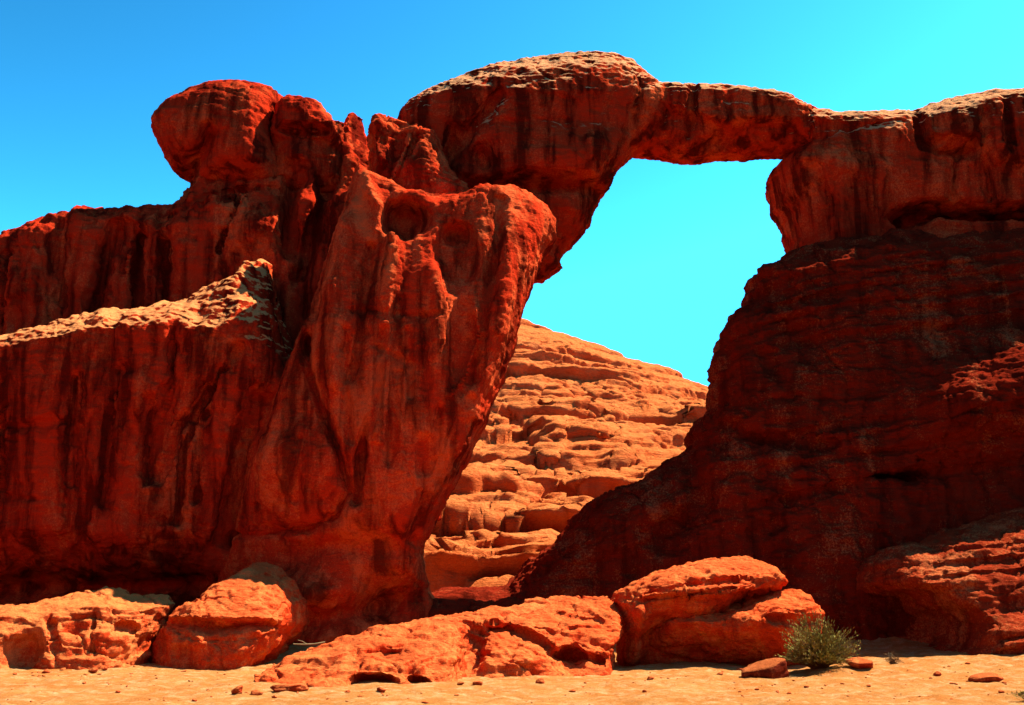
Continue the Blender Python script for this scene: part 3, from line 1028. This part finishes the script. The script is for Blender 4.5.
poly = [(640, 640), (660, 612), (690, 606), (715, 611), (731, 605), (755, 598), (775, 591), (793, 588), (811, 594), (823, 606), (826, 618), (822, 632), (815, 650), (812, 710), (636, 710)]
rock('lower_lobe', 27.2, poly, f_dn, 1.6, M_fore, boul, R=0.6, h=0.035, k=dict(big=.05, strata=.05, dip=-.15, scale=.05, pit=.03, spall=.06, fine=.03), seed=24)


# ------------------------------------------------------------------ loose stones
def stone_mesh(name, sx, sy, sz, seed, n=20, mat=M_stone):
    th = np.linspace(0, math.pi, n)
    ph = np.linspace(0, 2 * math.pi, 2 * n, endpoint=False)
    T, Ph = np.meshgrid(th, ph, indexing='ij')
    D = np.stack([np.sin(T) * np.cos(Ph), np.sin(T) * np.sin(Ph), np.cos(T)], -1).reshape(-1, 3)
    rng = np.random.default_rng(seed)
    r = np.full(len(D), 1.0)
    for _ in range(11):                        # broken faces
        nrm = rng.normal(size=3)
        nrm /= np.linalg.norm(nrm)
        c = rng.uniform(0.55, 0.9)
        dp = D @ nrm
        r = np.minimum(r, np.where(dp > 0.05, c / np.maximum(dp, 0.05), 9))
    P = D * r[:, None]
    P = P + D * (0.06 * fbm(P[:, 0] * 2.5, P[:, 1] * 2.5, P[:, 2] * 2.5, seed, 4, 0.6))[:, None]
    P = P * np.array([sx, sy, sz])
    a, b = T.shape
    i = np.arange(a * b).reshape(a, b)
    j = np.roll(i, -1, axis=1)
    Q = np.stack([i[:-1].ravel(), i[1:].ravel(), j[1:].ravel(), j[:-1].ravel()], 1)
    me_o = mesh_obj(name, P, Q, mat, None, (0, 0, 0), smooth=True)
    return me_o


def ground_hit(u, v):
    """where the sight line through (u, v) meets the sand"""
    Y = np.arange(14, 31, 0.02)
    X, Z = at(np.full(Y.shape, float(u)), np.full(Y.shape, float(v)), Y)
    G = ground_h(X, Y)
    hit = np.nonzero(Z <= G)[0]
    j = hit[0] if len(hit) else len(Y) - 1
    return float(X[j]), float(Y[j]), float(G[j])


def place_stone(name, u, v, wpx, hpx, seed, label, cat='stone', rot=0, depth=None, sink=0.25, group=None):
    x, y, z = ground_hit(u, v)
    s = y / F
    sx, sz = wpx * s / 2, hpx * s / 2
    o = stone_mesh(name, sx, depth if depth else sx * 0.8, sz, seed)
    o.location = (x, y + sx * 0.4, z + sz * (1 - 2 * sink))
    o.rotation_euler = (0, 0, 0)
    o.rotation_euler[1] = math.radians(rot)
    tag(o, label, cat, group)
    return o


M_slab = rock_mat('slab_sandstone', (0.13, 0.018, 0.007), (0.30, 0.08, 0.025), (0.06, 0.008, 0.004), 0.6, 0.5, 0.4, 0.02, (0.52, 0.68), 4.0, lit_dust=0.3)
slab = place_stone('slab_stone', 772, 678, 60, 24, 41, 'dark flat slab of rock lying against the near side of the shrub', rot=-9, depth=0.5, sink=.28)
slab.data.materials[0] = M_slab
place_stone('stone', 864, 669, 30, 14, 32, 'small block of stone lying just beyond the shrub in the sand', rot=8, sink=.2)
place_stone('stone', 116, 667, 16, 14, 33, 'dark angular stone on the sand below the orange rock bench', sink=.15)
place_stone('flat_stone', 990, 682, 34, 10, 34, 'flat reddish stone alone on the sand under the bedded dark slope', rot=-6, sink=.2)
place_stone('stone', 92, 673, 9, 6, 42, 'very small dark stone left of the angular stone below the bench', sink=.1)
place_stone('stone', 103, 671, 7, 4, 43, 'smallest dark chip touching the near side of the angular stone', sink=.1)
place_stone('stone', 938, 676, 8, 6, 36, 'tiny dark stone midway between the shrub and the flat stone')
place_stone('stone', 240, 648, 12, 6, 37, 'small stone on the sand at the foot of the blunt red boulder')
place_stone('flat_stone', 290, 690, 46, 9, 38, 'thin dark flake of rock lying before the low end of the cracked outcrop', rot=-3, sink=.3)
place_stone('stone', 236, 694, 16, 9, 39, 'small dark stone at the low tip of the cracked outcrop', rot=-20, sink=.2)

proto = stone_mesh('pebble', 0.075, 0.065, 0.04, 51, 9)
protos = [proto, stone_mesh('pebble', 0.085, 0.06, 0.04, 52, 9), stone_mesh('pebble', 0.06, 0.06, 0.04, 53, 9)]
rng = random.Random(3)
n_peb = 0
while n_peb < 170:
    u = rng.uniform(6, 1018)
    v = 705 - 48 * rng.random() ** 0.75
    x, y, z = ground_hit(u, v)
    if 230 < u < 620 and v < 692 or 620 <= u < 825 and v < 672 or u < 150 and v < 674 or u < 300 and v < 660 or u > 820 and v < 664 or y > 28:
        continue
    src = protos[n_peb % 3]
    o = src if n_peb < 3 else src.copy()
    if n_peb >= 3:
        COL.objects.link(o)
    s = rng.choice([0.2, 0.25, 0.3, 0.3, 0.35, 0.4, 0.5, 0.8])
    o.scale = (s * rng.uniform(.8, 1.4), s, s * rng.uniform(.7, 1.1))
    o.rotation_euler = (rng.uniform(-.3, .3), rng.uniform(-.3, .3), rng.uniform(0, 6.28))
    o.location = (x, y, z + 0.012 * s)
    tag(o, 'tiny reddish pebble scattered on the open sand', 'pebble', 'pebbles scattered on the sand')
    n_peb += 1


frag = [stone_mesh('rock_fragment', 0.16, 0.13, 0.10, 61 + q, 10, M_stone) for q in range(4)]
lines = [((0, 676), (150, 664)), ((150, 664), (290, 660)), ((240, 694), (420, 692)), ((430, 686), (612, 682)), ((622, 676), (745, 670)), ((880, 664), (1015, 664))]
n_fr = 0
while n_fr < 44:
    (ax, ay), (bx_, by_) = lines[rng.randrange(len(lines))]
    t = rng.random()
    x, y, z = ground_hit(ax + (bx_ - ax) * t, ay + (by_ - ay) * t + 6 * rng.random() ** 2)
    o = frag[n_fr % 4] if n_fr < 4 else frag[n_fr % 4].copy()
    if n_fr >= 4:
        COL.objects.link(o)
    q = rng.choice([0.2, 0.22, 0.25, 0.3, 0.35, 0.4, 0.55, 0.8])
    o.scale = (q * rng.uniform(.8, 1.4), q, q * rng.uniform(.6, 1.0))
    o.rotation_euler = (rng.uniform(-.3, .3), rng.uniform(-.3, .3), rng.uniform(0, 6.28))
    o.location = (x, y + 0.1, z + 0.04 * q)
    tag(o, 'small red rock fragment fallen on the sand close to the foot of the lit rocks', 'rock fragment', 'rock fragments fallen at the foot of the lit rocks')
    n_fr += 1

# ------------------------------------------------------------------ plants
def tube_list(segs, mat, name, parent, sides=4):
    V, Q = [], []
    for pts, r0, r1 in segs:
        n = len(pts)
        base = len(V)
        for i, p in enumerate(pts):
            d = (pts[min(i + 1, n - 1)] - pts[max(i - 1, 0)]).normalized()
            a = d.cross(Vector((0.3, 0.9, 0.2))).normalized()
            b = d.cross(a)
            r = r0 + (r1 - r0) * i / (n - 1)
            for s in range(sides):
                t = 2 * math.pi * s / sides
                q = p + a * (r * math.cos(t)) + b * (r * math.sin(t))
                V.append((q.x, q.y, q.z))
        for i in range(n - 1):
            for s in range(sides):
                s2 = (s + 1) % sides
                Q.append((base + i * sides + s, base + i * sides + s2, base + (i + 1) * sides + s2, base + (i + 1) * sides + s))
    return mesh_obj(name, np.array(V) + np.array(parent.location), np.array(Q), mat, parent, tuple(parent.location))


M_twig = plain_mat('dry_twig', (0.20, 0.10, 0.045, 1), (0.12, 0.06, 0.03, 1))
M_leaf = plain_mat('desert_leaf', (0.19, 0.155, 0.026, 1), (0.30, 0.24, 0.06, 1), 5.0)
M_straw = plain_mat('dry_straw', (0.30, 0.20, 0.09, 1), (0.22, 0.15, 0.06, 1))


def shrub(name, loc, rx, hz, n, label, cat, seed, leafm=M_leaf, leaf=0.035, nl=9):
    rg = random.Random(seed)
    root = empty(name, loc, label, cat)
    segs, LV, LQ = [], [], []
    for k in range(n):
        az = rg.uniform(0, 2 * math.pi)
        el = math.asin(rg.uniform(0.12, 1.0))
        lump = 0.78 + 0.22 * math.sin(az * 3 + seed) * math.cos(el * 4 + 1)
        L = rg.uniform(0.55, 1.0) * lump * (1.18 if rg.random() < 0.06 else 1)
        tip = Vector((math.cos(az) * math.cos(el) * rx * L, math.sin(az) * math.cos(el) * rx * L, math.sin(el) * hz * L))
        p0 = Vector((rg.uniform(-.12, .12) * rx, rg.uniform(-.12, .12) * rx, -0.02))
        mid = p0.lerp(tip, 0.5) + Vector((rg.uniform(-.05, .05), rg.uniform(-.05, .05), 0.05 + rg.uniform(-.03, .06)))
        q3 = p0.lerp(tip, 0.78) + Vector((rg.uniform(-.03, .03), rg.uniform(-.03, .03), 0.05))
        pts = [p0, p0.lerp(mid, .5), mid, q3, tip]
        segs.append((pts, 0.007, 0.002))
        for _ in range(nl):
            t = rg.uniform(0.35, 1.0)
            i = min(int(t * 4), 3)
            c = pts[i].lerp(pts[i + 1], t * 4 - i)
            up = (tip - p0).normalized() + Vector((rg.uniform(-.8, .8), rg.uniform(-.8, .8), rg.uniform(-.2, .8)))
            up.normalize()
            sd = up.cross(Vector((rg.uniform(-1, 1), rg.uniform(-1, 1), rg.uniform(-1, 1)))).normalized()
            l = leaf * rg.uniform(.7, 1.8)
            b = len(LV)
            for q in (c, c + up * l * .5 + sd * l * .16, c + up * l, c + up * l * .5 - sd * l * .16):
                LV.append((q.x, q.y, q.z))
            LQ.append((b, b + 1, b + 2, b + 3))
    tube_list(segs, M_twig, 'stems', root, 3)
    mesh_obj('foliage', np.array(LV) + np.array(loc), np.array(LQ), leafm, root, tuple(loc), smooth=False)
    return root


bx, by, bz = ground_hit(828, 673)
by += 0.7
bz = gz_at(bx, by)
shrub('desert_shrub', (bx, by, bz), 1.18, 1.5, 1100, 'bushy olive green desert shrub growing from the sand beside the big split boulder', 'shrub', 5, nl=14, leaf=.05)
dx, dy, dz = ground_hit(893, 664)
shrub('dry_plant', (dx, dy, dz), 0.34, 0.36, 60, 'small sparse dry plant on the sand at the edge of the shade beyond the shrub', 'plant', 8, M_straw, .03, 4)
ex, ey, ez = ground_hit(1036, 702)
shrub('low_plant', (ex, ey, ez), 0.45, 0.3, 160, 'low dull green plant cut off by the edge of the photo, on the sand', 'plant', 9, M_leaf, .035, 8)

# dry branch on the sand
x0, y0, z0 = -4.75, 24.3, 0.62
br = empty('dry_branch', (x0, y0, z0 + .03), 'thin pale dry branch lying just behind the low end of the cracked outcrop', 'branch')
tube_list([([Vector((-.38, 0, .06)), Vector((-.12, .02, .05)), Vector((.12, 0, .06)), Vector((.36, .04, .10))], .014, .022),
           ([Vector((-.05, .02, .05)), Vector((-.18, .06, .12)), Vector((-.30, .05, .15))], .010, .004)], M_straw, 'stick', br, 6)

# ------------------------------------------------------------------ light
S = Vector((0.51, 0.18, 0.84)).normalized()
elev = math.asin(S.z)
azim = math.atan2(S.x, S.y)
sun_d = bpy.data.lights.new('sun', 'SUN')
sun = bpy.data.objects.new('sun', sun_d)
COL.objects.link(sun)
sun_d.energy = 5.0
sun_d.angle = math.radians(0.5)
sun_d.color = (1.0, 0.93, 0.82)
sun.rotation_euler = S.to_track_quat('Z', 'Y').to_euler()
sun.location = (20, 20, 40)

w = bpy.data.worlds.new('World')
sc.world = w
w.use_nodes = True
nt = w.node_tree
bg = nt.nodes['Background']
sky = nt.nodes.new('ShaderNodeTexSky')
sky.sky_type = 'NISHITA'
sky.sun_disc = False
sky.sun_elevation = elev
sky.sun_rotation = azim
sky.altitude = 800
sky.air_density = 1.0
sky.dust_density = 0.5
sky.ozone_density = 1.0
gm = nt.nodes.new('ShaderNodeGamma')
gm.inputs['Gamma'].default_value = 2.6
cap = nt.nodes.new('ShaderNodeVectorMath')       # no white-hot halo round the sun: it is a clear dry sky
cap.operation = 'MINIMUM'
cap.inputs[1].default_value = (1.95, 3.0, 5.1)
nt.links.new(sky.outputs['Color'], cap.inputs[0])
nt.links.new(cap.outputs[0], gm.inputs['Color'])
tint = nt.nodes.new('ShaderNodeMix')
tint.data_type = 'RGBA'
tint.blend_type = 'MULTIPLY'
tint.inputs[0].default_value = 1.0
tint.inputs[7].default_value = (0.157, 0.471, 0.244, 1)
nt.links.new(gm.outputs['Color'], tint.inputs[6])
nt.links.new(tint.outputs[2], bg.inputs['Color'])
bg.inputs['Strength'].default_value = 0.05

sc.view_settings.view_transform = 'Standard'
sc.view_settings.look = 'None'
sc.view_settings.gamma = 1.0
sc.view_settings.use_curve_mapping = False
sc.view_settings.exposure = 1.6
sc.render.engine = 'CYCLES'
sc.cycles.max_bounces = 6
sc.cycles.diffuse_bounces = 4
